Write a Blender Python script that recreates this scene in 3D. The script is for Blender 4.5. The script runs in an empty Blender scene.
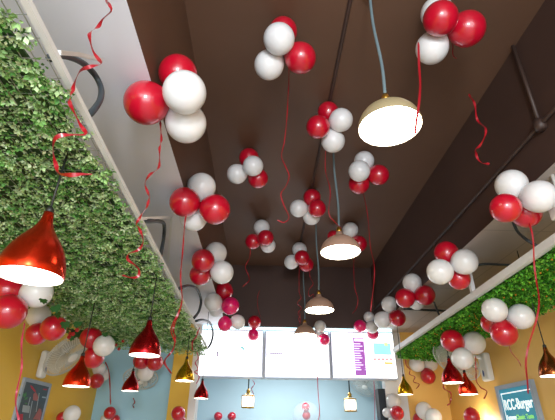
import bpy, bmesh, math, random
from mathutils import Vector, Matrix, Quaternion
random.seed(7)
scn = bpy.context.scene
COL = scn.collection

# ------------------------------------------------------------------ camera frame (room axes: X right, Y into the shop, Z up)
CX, CY, F = 277.5, 210.0, 417.0
EYE = 1.5                                   # camera height above the floor
def _n(a):
    l = math.sqrt(sum(x * x for x in a)); return [x / l for x in a]
def _c(a, b): return [a[1]*b[2]-a[2]*b[1], a[2]*b[0]-a[0]*b[2], a[0]*b[1]-a[1]*b[0]]
def _d(a, b): return sum(x * y for x, y in zip(a, b))
_Y = _n([260 - CX, 437 - CY, F])
_Z = _n([286 - CX, -555 - CY, F]); _k = _d(_Y, _Z); _Z = _n([_Z[i] - _k * _Y[i] for i in range(3)])
_X = _c(_Y, _Z)
ORG = Vector((0, 0, EYE))
def ray(u, v):
    d = [u - CX, v - CY, F]
    return Vector((_d(d, _X), _d(d, _Y), _d(d, _Z)))
def at_y(u, v, y): r = ray(u, v); return ORG + r * (y / r.y)
def at_z(u, v, h): r = ray(u, v); return ORG + r * ((h - EYE) / r.z)
def at_x(u, v, x): r = ray(u, v); return ORG + r * (x / r.x)

cd = bpy.data.cameras.new('camera'); cam = bpy.data.objects.new('camera', cd); COL.objects.link(cam)
R = Matrix(((_X[0], -_X[1], -_X[2]), (_Y[0], -_Y[1], -_Y[2]), (_Z[0], -_Z[1], -_Z[2])))
cam.matrix_world = Matrix.Translation(ORG) @ R.to_4x4()
cd.sensor_width = 36; cd.lens = F / 555 * 36; cd.clip_start = .02
scn.camera = cam

# ------------------------------------------------------------------ materials
def lin(c):
    return tuple(((x / 12.92) if x <= .04045 else ((x + .055) / 1.055) ** 2.4) for x in [v / 255 for v in c])
def mat(name, rgb, rough=.5, metal=0, spec=.5, emit=None, estr=0, trans=0, sss=0, alpha=1, noise=None, bump=None, coat=0):
    m = bpy.data.materials.new(name); m.use_nodes = True
    nt = m.node_tree; b = nt.nodes['Principled BSDF']
    col = (*lin(rgb), 1)
    b.inputs['Base Color'].default_value = col
    b.inputs['Roughness'].default_value = rough; b.inputs['Metallic'].default_value = metal
    b.inputs['Specular IOR Level'].default_value = spec
    if emit: b.inputs['Emission Color'].default_value = (*lin(emit), 1); b.inputs['Emission Strength'].default_value = estr
    if trans: b.inputs['Transmission Weight'].default_value = trans
    if sss: b.inputs['Subsurface Weight'].default_value = sss; b.inputs['Subsurface Radius'].default_value = (.03, .02, .02); b.inputs['Subsurface Scale'].default_value = 1
    if alpha < 1: b.inputs['Alpha'].default_value = alpha
    if coat: b.inputs['Coat Weight'].default_value = coat; b.inputs['Coat Roughness'].default_value = .05
    if noise or bump:
        tc = nt.nodes.new('ShaderNodeTexCoord')
        nz = nt.nodes.new('ShaderNodeTexNoise'); nz.inputs['Scale'].default_value = (noise or bump)[0]; nz.inputs['Detail'].default_value = 5
        nt.links.new(tc.outputs['Object'], nz.inputs['Vector'])
        if noise:
            rp = nt.nodes.new('ShaderNodeValToRGB'); a = noise[1]
            rp.color_ramp.elements[0].position = .3; rp.color_ramp.elements[1].position = .7
            rp.color_ramp.elements[0].color = (*[x * (1 - a) for x in col[:3]], 1); rp.color_ramp.elements[1].color = (*[min(1, x * (1 + a)) for x in col[:3]], 1)
            nt.links.new(nz.outputs['Fac'], rp.inputs['Fac']); nt.links.new(rp.outputs['Color'], b.inputs['Base Color'])
        if bump:
            bp = nt.nodes.new('ShaderNodeBump'); bp.inputs['Strength'].default_value = bump[1]; bp.inputs['Distance'].default_value = .01
            nt.links.new(nz.outputs['Fac'], bp.inputs['Height']); nt.links.new(bp.outputs['Normal'], b.inputs['Normal'])
    return m
def leaf_mat(name, rough=.55, spec=.3):
    m = mat(name, (60, 110, 50), rough, spec=spec)
    nt = m.node_tree; b = nt.nodes['Principled BSDF']
    at = nt.nodes.new('ShaderNodeAttribute'); at.attribute_name = 'leaf_tint'
    nt.links.new(at.outputs['Color'], b.inputs['Base Color'])
    b.inputs['Subsurface Weight'].default_value = 0
    return m
def tile_mat(name, rgb, size, joint=.75):
    m = mat(name, rgb, .8, spec=.2); nt = m.node_tree; b = nt.nodes['Principled BSDF']
    tc = nt.nodes.new('ShaderNodeTexCoord'); br = nt.nodes.new('ShaderNodeTexBrick')
    br.offset = 0; br.inputs['Scale'].default_value = 1; br.inputs['Brick Width'].default_value = size; br.inputs['Row Height'].default_value = size
    br.inputs['Mortar Size'].default_value = .006
    c = lin(rgb)
    br.inputs['Color1'].default_value = (*c, 1); br.inputs['Color2'].default_value = (*[x * .92 for x in c], 1); br.inputs['Mortar'].default_value = (*[x * joint for x in c], 1)
    nt.links.new(tc.outputs['Object'], br.inputs['Vector']); nt.links.new(br.outputs['Color'], b.inputs['Base Color'])
    return m

M = {}
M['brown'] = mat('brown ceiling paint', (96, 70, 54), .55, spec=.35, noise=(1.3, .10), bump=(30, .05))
M['brown_shade'] = mat('brown paint with painted shade', (72, 54, 48), .5, spec=.3, noise=(1.7, .10), bump=(30, .05))  # same brown as the ceiling, beam shading put into the colour
M['soffit'] = mat('pale grey paint', (232, 234, 244), .7, spec=.3, noise=(1.1, .05), bump=(25, .05))
M['soffit_r'] = tile_mat('ceiling board with shade tint', (210, 198, 190), .6)  # same soffit surface as the left, its shade painted in as taupe
M['yellow'] = mat('ochre yellow paint', (226, 184, 62), .55, noise=(1.2, .06), bump=(40, .04))
M['orange'] = mat('warm yellow paint', (232, 186, 98), .55, noise=(1.2, .06), bump=(40, .04))
M['blue'] = mat('pale blue paint', (164, 212, 234), .6, noise=(1.0, .04), bump=(40, .04))
M['kitchen'] = mat('blue grey paint', (176, 200, 208), .6, noise=(1.0, .05), bump=(40, .04))
M['white'] = mat('white paint', (226, 226, 226), .5, noise=(3, .04))
M['floor'] = tile_mat('beige floor tile', (204, 204, 206), .6, .6)
M['dark'] = mat('dark jamb paint', (24, 34, 42), .5, noise=(4, .1))
M['b_red'] = mat('red latex', (190, 4, 40), .32, spec=.5, sss=.12, noise=(1.5, .06), coat=1)
M['b_white'] = mat('white latex', (226, 227, 228), .35, spec=.4, sss=.2, noise=(1.5, .03), coat=.6)
M['b_red_lit'] = mat('red latex with screen tint', (226, 14, 104), .32, spec=.5, sss=.15, noise=(1.5, .06), coat=1)  # red balloons, magenta cast of the screen light put into the colour
M['b_clear'] = mat('clear vinyl', (235, 240, 245), .05, alpha=.16)
M['ribbon'] = mat('red satin ribbon', (150, 16, 30), .3, spec=.6, noise=(12, .12))
M['ribbon_pink'] = mat('pink satin ribbon', (190, 50, 84), .3, spec=.6, noise=(12, .12))
M['metal_red'] = mat('red anodised metal', (214, 52, 22), .25, metal=.9, noise=(2, .12))
M['metal_dred'] = mat('dark red anodised metal', (160, 22, 26), .25, metal=.9, noise=(2, .12))
M['metal_gold'] = mat('gold anodised metal', (206, 158, 30), .26, metal=.9, noise=(2, .10))
M['cord'] = mat('black cable', (26, 30, 28), .5, noise=(20, .1))
M['conduit'] = mat('grey conduit', (106, 126, 132), .45, noise=(20, .08))
M['flex'] = mat('slate flexible conduit', (54, 64, 70), .5, noise=(40, .12))
M['pipe'] = mat('brown painted pipe', (66, 50, 44), .5, noise=(9, .1))
M['frame'] = mat('white painted steel', (222, 226, 228), .45, noise=(8, .05))
M['wire'] = mat('galvanised wire', (176, 180, 176), .4, metal=.5, noise=(30, .06))
M['inner'] = mat('white shade lining', (250, 245, 235), .5, noise=(5, .02))
M['glow'] = mat('lit bulb diffuser', (255, 250, 240), .5, emit=(255, 250, 236), estr=9)
M['glow_big'] = mat('lit dome diffuser', (255, 250, 235), .5, emit=(255, 248, 224), estr=14)
M['glow_lan'] = mat('lit lantern glass', (255, 246, 230), .4, emit=(255, 244, 224), estr=2.2)
M['dome'] = mat('smoky frosted dome', (158, 128, 112), .35, emit=(240, 190, 150), estr=.06, noise=(6, .06))
M['brass'] = mat('brass', (196, 150, 60), .3, metal=.85, noise=(8, .08))
M['plastic'] = mat('white plastic', (226, 226, 220), .4, noise=(6, .03))
M['plastic_grey'] = mat('grey white plastic', (196, 200, 196), .4, noise=(6, .03))
M['blade'] = mat('translucent fan blade', (210, 214, 206), .3, alpha=.45, noise=(6, .03))
M['logo'] = mat('blue badge', (40, 70, 130), .4, noise=(9, .05))
M['leaf_l'] = leaf_mat('pale boxwood leaf'); M['leaf_r'] = leaf_mat('bright moss leaf'); M['ivy'] = leaf_mat('ivy leaf')
M['back_l'] = mat('dark leaf backing', (54, 84, 46), .9, noise=(40, .3))
M['back_r'] = mat('dark moss backing', (40, 96, 22), .9, noise=(40, .3))
M['flower'] = mat('small red flower', (190, 30, 36), .6, noise=(30, .15))
M['stem'] = mat('brown twig', (70, 50, 36), .7, noise=(30, .15))
def screen_mat(n, c, s): return mat(n, c, .4, emit=c, estr=s, noise=(3, .02))
M['scr'] = screen_mat('lit white screen', (246, 250, 255), 2.3)
M['scr_purple'] = screen_mat('lit purple', (150, 84, 168), .85)
M['scr_lilac'] = screen_mat('lit lilac', (216, 204, 240), 1.3)
M['scr_cyan'] = screen_mat('lit cyan', (150, 238, 236), .95)
M['scr_red'] = screen_mat('lit red', (236, 104, 110), .7)
M['scr_orange'] = screen_mat('lit orange', (246, 186, 104), .85)
M['scr_grey'] = screen_mat('lit pale grey', (200, 206, 222), .8)
M['scr_green'] = screen_mat('lit pale green', (190, 226, 150), 1.2)
M['scr_teal'] = screen_mat('lit teal', (120, 190, 190), .8)
M['ink'] = mat('dull purple ink', (104, 60, 130), .6, emit=(104, 60, 130), estr=.2, noise=(6, .05))
M['bezel'] = mat('bezel with bloom tint', (214, 222, 240), .35, metal=.3, noise=(8, .05))  # paled so the bloom of the screens is painted into the bezel
M['led'] = screen_mat('lit strip', (205, 246, 255), 3.0)
M['slate'] = mat('slate print', (44, 62, 76), .3, noise=(6, .1), coat=.4)
M['pframe'] = mat('grey blue frame', (150, 164, 180), .4, noise=(8, .05))
M['p_teal'] = mat('teal lit print', (34, 140, 168), .4, emit=(34, 140, 168), estr=.35, noise=(3, .06))
M['p_white'] = mat('white lit print', (250, 255, 255), .4, emit=(240, 255, 255), estr=.7, noise=(6, .02))
M['p_green'] = mat('green lit print', (150, 232, 110), .4, emit=(150, 232, 110), estr=.5, noise=(6, .05))
M['p_bun'] = mat('pale bun print', (236, 232, 196), .5, emit=(236, 232, 196), estr=.45, noise=(4, .08))
M['p_lettuce'] = mat('lettuce print', (120, 168, 90), .5, emit=(120, 168, 90), estr=.3, noise=(30, .3))
M['p_leaf'] = mat('green leaf print', (60, 122, 70), .5, noise=(12, .2))
M['p_skin'] = mat('rose bottle print', (156, 92, 92), .5, noise=(8, .12))
M['p_pale'] = mat('pale print', (150, 164, 172), .5, noise=(8, .06))
M['p_red'] = mat('crimson print', (176, 34, 60), .5, noise=(8, .08))

# ------------------------------------------------------------------ mesh helpers
def link(name, me, parent=None, loc=None):
    o = bpy.data.objects.new(name, me); COL.objects.link(o)
    if parent: o.parent = parent
    if loc is not None: o.location = loc
    return o
class MB:
    def __init__(s): s.bm = bmesh.new()
    def box(s, a, b, bev=0):
        a, b = Vector(a), Vector(b)
        r = bmesh.ops.create_cube(s.bm, size=1, matrix=Matrix.Translation((a + b) / 2) @ Matrix.Diagonal((*[max(abs(x), 1e-4) for x in (b - a)], 1)))
        if bev:
            es = list({e for v in r['verts'] for e in v.link_edges})
            bmesh.ops.bevel(s.bm, geom=es, offset=bev, segments=2, affect='EDGES', profile=.5)
        return s
    def lathe(s, prof, n=32, M_=None):
        rings = []
        for r, z in prof:
            if r < 1e-6: rings.append([s.bm.verts.new((0, 0, z))])
            else: rings.append([s.bm.verts.new((r * math.cos(2*math.pi*k/n), r * math.sin(2*math.pi*k/n), z)) for k in range(n)])
        for A, B in zip(rings, rings[1:]):
            for k in range(n):
                k2 = (k + 1) % n
                f = [A[k % len(A)], A[k2 % len(A)], B[k2 % len(B)], B[k % len(B)]]
                f = list(dict.fromkeys(f))
                if len(f) > 2:
                    try: s.bm.faces.new(f)
                    except ValueError: pass
        if M_ is not None:
            bmesh.ops.transform(s.bm, matrix=M_, verts=[v for r in rings for v in r])
        return s
    def tube(s, pts, r, n=8, closed=False):
        pts = [Vector(p) for p in pts]; rings = []
        up = None; N = len(pts)
        for i, p in enumerate(pts):
            if closed: t = pts[(i + 1) % N] - pts[i - 1]
            else: t = pts[min(i + 1, N - 1)] - pts[max(i - 1, 0)]
            t.normalize()
            if up is None: up = t.orthogonal().normalized()
            up = (up - t * up.dot(t)).normalized(); w = t.cross(up)
            rr = r[i] if isinstance(r, (list, tuple)) else r
            rings.append([s.bm.verts.new(p + (up * math.cos(2*math.pi*k/n) + w * math.sin(2*math.pi*k/n)) * rr) for k in range(n)])
        for A, B in (list(zip(rings, rings[1:])) + ([(rings[-1], rings[0])] if closed else [])):
            for k in range(n): s.bm.faces.new((A[k], A[(k+1) % n], B[(k+1) % n], B[k]))
        if not closed:
            s.bm.faces.new(rings[0][::-1]); s.bm.faces.new(rings[-1])
        return s
    def poly(s, pts, th=None, nrm=None):
        f = s.bm.faces.new([s.bm.verts.new(Vector(p)) for p in pts])
        if th:
            r = bmesh.ops.extrude_face_region(s.bm, geom=[f])
            bmesh.ops.translate(s.bm, vec=Vector(nrm) * th, verts=[g for g in r['geom'] if isinstance(g, bmesh.types.BMVert)])
        return s
    def build(s, name, m, parent=None, smooth=False, loc=None, keep_normals=False):
        if not keep_normals: bmesh.ops.recalc_face_normals(s.bm, faces=s.bm.faces)
        me = bpy.data.meshes.new(name); s.bm.to_mesh(me); s.bm.free()
        for x in (m if isinstance(m, list) else [m]): me.materials.append(x)
        if smooth: me.shade_smooth()
        return link(name, me, parent, loc)
def tag(o, label, cat, group=None, kind=None):
    o['label'] = label; o['category'] = cat
    if group: o['group'] = group
    if kind: o['kind'] = kind
    return o
def thing(name, label, cat, loc=(0, 0, 0), group=None):
    o = link(name, None); o.location = loc; o.empty_display_size = .05
    return tag(o, label, cat, group)
def struct(o): o['kind'] = 'structure'; return o
def smooth_by(o):
    o.data.shade_smooth(); return o
def catmull(pts, n=6):
    P = [pts[0] * 2 - pts[1]] + pts + [pts[-1] * 2 - pts[-2]]; out = []
    for i in range(1, len(P) - 2):
        for k in range(n):
            t = k / n; a, b, c, d = P[i-1], P[i], P[i+1], P[i+2]
            out.append(.5 * ((2*b) + (c - a)*t + (2*a - 5*b + 4*c - d)*t*t + (3*b - a - 3*c + d)*t**3))
    out.append(P[-2]); return out

# ------------------------------------------------------------------ room shell   (heights: camera-relative +EYE)
XL, XR = -1.9, 2.25          # side walls
SL, SR = -.455, 1.415        # edges of the raised ceiling
ZS, ZC = 2.7, 3.5            # lower soffit, raised ceiling
YB = 5.22                    # bulkhead
Y0 = -1.6
def slab(name, a, b, m, bev=0): return struct(MB().box(a, b, bev).build(name, m))
slab('floor', (XL - .1, Y0, -.1), (XR + .1, 8.1, 0), M['floor'])
slab('ceiling', (SL - .02, Y0, ZC), (SR + .02, YB + .2, ZC + .1), M['brown'])
def soffit(name, x0, x1, inner_x, m_under):
    o = slab(name, (x0, Y0, ZS), (x1, YB + .2, ZC + .1), [m_under, M['brown_shade'] if inner_x == SR else M['brown']])
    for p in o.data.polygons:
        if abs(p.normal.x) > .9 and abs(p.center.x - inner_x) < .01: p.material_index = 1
    return o
soffit('ceiling_left', XL - .1, SL, SL, M['soffit'])
soffit('ceiling_right', SR, XR + .1, SR, M['soffit_r'])
slab('beam', (SL, YB, ZS), (SR, YB + .2, ZC + .02), M['brown_shade'])
slab('wall_left', (XL - .1, Y0, 0), (XL, 5.3, ZS), M['yellow'])
slab('wall_right', (XR, Y0, 0), (XR + .1, 5.4, ZS), M['orange'])
slab('wall_back_left', (XL, 5.3, 0), (-.86, 5.42, ZS), M['blue'])
slab('pillar', (-1.035, 5.16, 0), (-.815, 5.3, ZS), M['yellow'])
slab('trim_1', (-.815, 5.18, 0), (-.735, 5.42, ZS), M['white'])
slab('wall_back_right', (1.50, 5.42, 0), (1.76, 5.54, ZS), M['white'])
slab('wall_back', (1.76, 5.40, 0), (XR, 5.54, ZS), M['orange'])
slab('trim_2', (1.415, 5.44, 0), (1.50, 5.6, 2.03), M['dark'])
slab('trim_3', (-.735, 5.28, 2.112), (1.62, 5.40, ZS), M['white'])
slab('wall_kitchen', (-2.2, 8.0, 0), (3.0, 8.1, ZS + .1), M['kitchen'])
slab('wall_kitchen_left', (-2.2, 5.42, 0), (-2.1, 8.0, ZS), M['kitchen'])
slab('wall_kitchen_right', (2.3, 5.54, 0), (2.4, 8.0, ZS), M['kitchen'])
slab('ceiling_kitchen', (-2.2, 5.42, ZS), (2.4, 8.1, ZS + .1), M['soffit'])

# ------------------------------------------------------------------ conduits and pipes
def tube_thing(name, pts, r, m, label, cat, n=8, sm=5):
    return tag(MB().tube(catmull([Vector(p) for p in pts], sm) if sm else pts, r, n).build(name, m, smooth=True), label, cat)
tube_thing('ceiling_batten', [(.405, Y0 + .1, ZC - .006), (.41, 2, ZC - .006), (.415, YB - .01, ZC - .006)], .011, M['pipe'], 'long thin brown batten running the length of the brown ceiling', 'batten', sm=2)
pb = thing('wall_pipe', 'brown pipe running along the dark side beam with a branch to the ceiling', 'pipe', (SR, 3, 2.92))
MB().tube([(SR - .02, Y0 + .1, 2.92), (SR - .02, YB - .02, 2.92)], .011).build('pipe_run', M['pipe'], pb, True).matrix_parent_inverse = Matrix.Translation((-SR, -3, -2.92))
MB().tube([(SR - .02, 1.605, 3.49), (SR - .02, 1.62, 2.92)], .010).build('pipe_branch', M['pipe'], pb, True).matrix_parent_inverse = Matrix.Translation((-SR, -3, -2.92))
b = MB()
b.lathe([(.0, -.03), (.026, -.03), (.03, 0), (.026, .03), (0, .03)], 16, Matrix.Translation((SR - .02, 1.62, 2.92)))
b.build('pipe_joint', M['pipe'], pb, True).matrix_parent_inverse = Matrix.Translation((-SR, -3, -2.92))
def child(mb, name, m, parent, smooth=False):
    o = mb.build(name, m, parent, smooth); o.matrix_parent_inverse = Matrix.Translation(parent.location).inverted(); return o

def pz(lst): return [at_z(u, v, EYE + h) for u, v, h in lst]
tube_thing('flexible_conduit', pz([(50, 58, .82), (58, 55, .9), (70, 57, .98), (84, 64, 1.08), (95, 75, 1.12), (101, 88, 1.08), (100, 100, .96), (92, 112, .86), (84, 118, .82)]), .0105, M['flex'],
           'thick slate conduit looping behind the pale leaf panel edge, beside the spiral ribbon', 'conduit')
tube_thing('flexible_conduit', pz([(143, 221, .82), (150, 221, .86), (158, 221, 1.0), (164, 224, 1.1), (164, 236, 1.1), (162, 248, .95), (160, 258, .82)]), .011, M['flex'],
           'slate conduit bent square behind the panel edge under the middle soffit bunch', 'conduit')
tube_thing('flexible_conduit', pz([(180, 288, .83), (189, 286, .95), (197, 289, 1.12), (201, 300, 1.14), (199, 311, 1.0), (194, 318, .83)]), .012, M['flex'],
           'slate conduit looping behind the panel edge beside the third soffit bunch', 'conduit')
tube_thing('flexible_conduit', pz([(196, 321, .84), (203, 320, 1.0), (210, 323, 1.1), (213, 333, 1.05), (211, 343, .92), (207, 349, .84)]), .012, M['flex'],
           'slate conduit looping at the far tip of the pale leaf panel', 'conduit')
tube_thing('drooping_cable', [at_z(513, 222, EYE + 1.16), at_z(518, 232, EYE + 1.08), at_z(527, 240, EYE + .99), at_z(537, 246, EYE + .95), at_z(546, 252, EYE + .9)], .009, M['flex'],
           'grey cable drooping from the beam to the bright green panel', 'cable')
tube_thing('ceiling_conduit', [at_z(478, 265, EYE + 1.18), at_z(488, 264, EYE + 1.18), at_z(508, 265, EYE + 1.18), at_z(530, 263, EYE + 1.18)], .010, M['flex'],
           'dark conduit clipped across the shaded soffit above the bright green panel', 'conduit')
tube_thing('ceiling_conduit', [at_z(404, 308.5, EYE + 1.18), at_z(425, 310, EYE + 1.18), at_z(452, 311, EYE + 1.18)], .012, M['flex'],
           'thin dark conduit on the soffit near the far end of the bright green panel', 'conduit')

# ------------------------------------------------------------------ leaf panels
def leaves(name, spots, m, parent, palette, L, n_leaf, spread, flat=.55):
    vs, fs, cols = [], [], []
    for (x, y, z, s) in spots:
        base = random.choice(palette); ph = random.random() * 6.28
        tilt = Vector((random.gauss(0, .35), random.gauss(0, .35), -1)).normalized()
        u = tilt.orthogonal().normalized(); w = tilt.cross(u); c0 = Vector((x, y, z))
        for k in range(n_leaf):
            a = ph + 6.283 * k / n_leaf + random.gauss(0, .25)
            d = (u * math.cos(a) + w * math.sin(a)); el = random.uniform(.05, flat)
            ax = (d * (1 - el) + tilt * el).normalized(); sd = ax.cross(tilt).normalized(); up = sd.cross(ax)
            l = L * s * random.uniform(.7, 1.2); wd = l * .36
            o = c0 + d * spread * s * .4
            i = len(vs)
            vs += [o, o + ax * l * .5 + sd * wd + up * .12 * l, o + ax * l, o + ax * l * .5 - sd * wd + up * .12 * l]
            fs += [(i, i + 1, i + 2), (i, i + 2, i + 3)]
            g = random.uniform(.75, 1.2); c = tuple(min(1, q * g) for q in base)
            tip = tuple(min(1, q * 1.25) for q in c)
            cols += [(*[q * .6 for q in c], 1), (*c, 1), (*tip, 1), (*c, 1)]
    me = bpy.data.meshes.new(name); me.from_pydata([tuple(v) for v in vs], [], fs)
    at = me.color_attributes.new('leaf_tint', 'FLOAT_COLOR', 'POINT')
    at.data.foreach_set('color', [q for c in cols for q in c])
    me.materials.append(m)
    o = link(name, me, parent); o.matrix_parent_inverse = Matrix.Translation(parent.location).inverted(); return o
PAL_L = [lin(c) for c in [(176, 208, 150), (178, 206, 156), (146, 188, 118), (116, 170, 92), (90, 148, 70), (72, 126, 56), (154, 194, 130), (194, 216, 176)]]
PAL_R = [lin(c) for c in [(86, 170, 40), (70, 150, 32), (110, 190, 54), (52, 124, 26), (96, 176, 60), (132, 200, 70), (44, 104, 24)]]
ZP, ZR = EYE + .78, EYE + .85           # heights of the pale and the bright panel
# pale panel
pl = thing('foliage_panel', 'big hanging panel of pale variegated artificial leaves with white frame', 'plant panel', (-.53, 2.5, ZP))
xi, xo = -.531, -1.443
def yend(x): return 4.40 + .40 * (x - xi)
ye = yend(xi)
mb = MB(); mb.box((xi - .008, -.3, ZP - .004), (xi + .008, ye, ZP + .012)); mb.box((xo - .02, -.3, ZP - .005), (xo, yend(xo), ZP + .022)); mb.tube([(xo, yend(xo), ZP + .008), (xi, ye, ZP + .008)], .012, 4)
child(mb, 'frame', M['frame'], pl)
mb = MB()
for i in range(30): mb.tube([(xi - .02 - i * .03, -.3, ZP + .002), (xi - .02 - i * .03, yend(xi - .02 - i * .03), ZP + .002)], .0013, 4)
for i in range(70): mb.tube([(xo, -.3 + i * .06, ZP + .005), (xi, -.3 + i * .06, ZP + .005)], .0013, 4)
child(mb, 'wire_mesh', M['wire'], pl)
def edge_l(y): return xi - .010 - (.060 * max(0, 1 - y / .72)) + .012 * math.sin(y * 17) + .008 * math.sin(y * 41)
mb = MB(); q = [(xo + .03, -.28), (xo + .03, yend(xo) - .06)] + [(edge_l(y) - .05, y) for y in [ye - .09 - .15 * k for k in range(30)] if y > -.28]
mb.poly([(x, y, ZP + .012) for x, y in q], .006, (0, 0, 1)); child(mb, 'backing', M['back_l'], pl)
sp = []
for k in range(15000):
    y = random.uniform(.0, ye); e = edge_l(y) + random.uniform(-.004, .010)
    x = random.uniform(xo - .02, e)
    if y > yend(x) + .02: continue
    lump = .020 * math.sin(x * 23 + 3 * math.sin(y * 5)) * math.sin(y * 19)
    sp.append((x, y, ZP - .010 - abs(random.gauss(0, .014)) + lump * .6, random.uniform(.8, 1.25)))
for k in range(700):                               # shaggy far and outer edges
    if random.random() < .5: x = random.uniform(xo, xi - .02); sp.append((x, yend(x) + random.uniform(-.02, .03), ZP - random.uniform(.0, .07), 1.1))
    else: sp.append((xo + random.uniform(-.05, .02), random.uniform(1.2, 4.1), ZP - random.uniform(.0, .07), 1.1))
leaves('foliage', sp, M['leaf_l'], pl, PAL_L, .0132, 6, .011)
for y in (.6, 2.2, 3.8):
    child(MB().box((xo + .25, y, ZP + .02), (xo + .264, y + .014, ZS)), 'hanger_rod', M['frame'], pl)
def zz(u, v, h): return at_z(u, v, EYE + h)
child(MB().tube([zz(48, 52, .80), zz(70, 54, .95), zz(96, 60, 1.16)], .008, 4), 'bracket', M['frame'], pl)
child(MB().tube([zz(138, 218.5, .80), zz(171, 217, 1.16), zz(169, 262, 1.16)], .009, 4), 'bracket', M['frame'], pl)
pl.rotation_euler.z = .0137
# bright panel
pr = thing('foliage_panel', 'hanging panel of bright green artificial moss with tiny orange buds', 'plant panel', (1.47, 3.33, ZR))
ri, ro = 1.470, 2.06
def rend(x): return 4.82 + .45 * (x - ri)
mb = MB(); mb.box((ri - .030, .2, ZR - .005), (ri, rend(ri), ZR + .04)); mb.box((ro, .2, ZR - .005), (ro + .02, rend(ro), ZR + .03)); mb.tube([(ri, rend(ri), ZR + .01), (ro, rend(ro), ZR + .01)], .014, 4)
child(mb, 'frame', M['frame'], pr)
mb = MB(); mb.poly([(ri, .2, ZR + .006), (ro, .2, ZR + .006), (ro, rend(ro) - .02, ZR + .006), (ri, rend(ri) - .02, ZR + .006)], .01, (0, 0, 1)); child(mb, 'backing', M['back_r'], pr)
sp = []
for k in range(12500):
    y = random.uniform(1.0, rend(ro)); x = random.uniform(ri + .003, ro + .02)
    if y > rend(x) + .01: continue
    sp.append((x, y, ZR - .002 - abs(random.gauss(0, .012)), random.uniform(.7, 1.3)))
for k in range(400): x = random.uniform(ri + .02, ro); sp.append((x, rend(x) + random.uniform(-.02, .02), ZR - random.uniform(0, .05), 1.1))
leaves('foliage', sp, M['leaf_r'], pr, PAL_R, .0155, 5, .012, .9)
mb = MB()
for k in range(170):
    x = random.uniform(ri + .03, ro); c = Matrix.Translation((x, random.uniform(1.6, rend(x)), ZR - .03)) @ Matrix.Scale(.0055, 4)
    bmesh.ops.create_icosphere(mb.bm, subdivisions=1, radius=1, matrix=c)
o = child(mb, 'buds', mat('orange bud', (226, 140, 40), .6, noise=(20, .1)), pr)
o['kind'] = 'stuff'
pr.rotation_euler.z = -.0176
a = at_x(476, 297, ri - .015); child(MB().box((ri - .030, a.y - .016, ZR + .03), (ri - .004, a.y + .016, ZS)), 'hanger_post', M['frame'], pr)
a, b_ = at_z(441, 320, ZR + .03), at_z(432, 301, ZS - .002)
child(MB().tube([a, b_], .009, 6), 'hanger_rod', M['flex'], pr)

# ivy garland with red flowers along the outer edge of the pale panel
iv = thing('ivy_garland', 'dark ivy garland with small red flowers under the pale panel outer edge', 'garland')
gp = [Vector((-1.49 + .03 * math.sin(y * 9), y, ZP - .035 - .02 * abs(math.sin(y * 5)))) for y in [2.3 + .1 * k for k in range(19)]]
child(MB().tube(catmull(gp, 4), .006, 6), 'vine_stem', M['stem'], iv, True)
vs, fs, cols = [], [], []
star = [(0, 0), (.35, -.1), (.62, .18), (.42, .42), (.5, .72), (.2, .68), (0, 1.0), (-.2, .68), (-.5, .72), (-.42, .42), (-.62, .18), (-.35, -.1)]
ivs = [gp[random.randrange(len(gp))] + Vector((random.gauss(0, .05), random.gauss(0, .05), random.uniform(-.05, .02))) for _ in range(80)]
ivs += [at_y(43, 299, 2.05), at_y(55, 306, 2.2), at_y(58, 312, 2.3), at_y(113, 336, 3.5), at_y(116, 338, 3.5), at_y(65, 322, 2.5), at_y(78, 322, 2.7), at_y(105, 333, 3.3)]
for c in ivs:
    nrm = Vector((random.gauss(.3, .5), random.gauss(-1, .4), random.gauss(-.7, .4))).normalized(); u = Vector((random.gauss(0, .4), 0, -1)); u = (u - nrm * u.dot(nrm)).normalized(); w = nrm.cross(u)
    s = random.uniform(.035, .05); i = len(vs); vs += [c + (u * b_ + w * a_) * s for a_, b_ in star]; fs.append(tuple(range(i, i + 12)))
    g = random.uniform(.6, 1.2); c_ = [q * g for q in lin((34, 82, 34))]; cols += [(*c_, 1)] * 12
me = bpy.data.meshes.new('ivy_leaves'); me.from_pydata([tuple(v) for v in vs], [], fs)
me.color_attributes.new('leaf_tint', 'FLOAT_COLOR', 'POINT').data.foreach_set('color', [q for c in cols for q in c]); me.materials.append(M['ivy'])
link('ivy_leaves', me, iv)
fl = [at_y(69, 337, 2.95), at_y(77, 330, 2.9), at_y(119, 349, 3.9), at_y(123, 341, 3.9), at_y(73, 334, 2.9), at_y(116, 345, 3.8)] + [gp[random.randrange(len(gp))] + Vector((random.gauss(0, .04), random.gauss(0, .04), -.03)) for _ in range(18)]
for p in fl:
    mb = MB()
    for k in range(5):
        a = k * 1.2566
        bmesh.ops.create_icosphere(mb.bm, subdivisions=1, radius=1, matrix=Matrix.Translation(p + Vector((math.cos(a) * .008, 0, math.sin(a) * .008))) @ Matrix.Diagonal((.0075, .005, .0075, 1)))
    child(mb, 'flower', M['flower'], iv, True)

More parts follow.
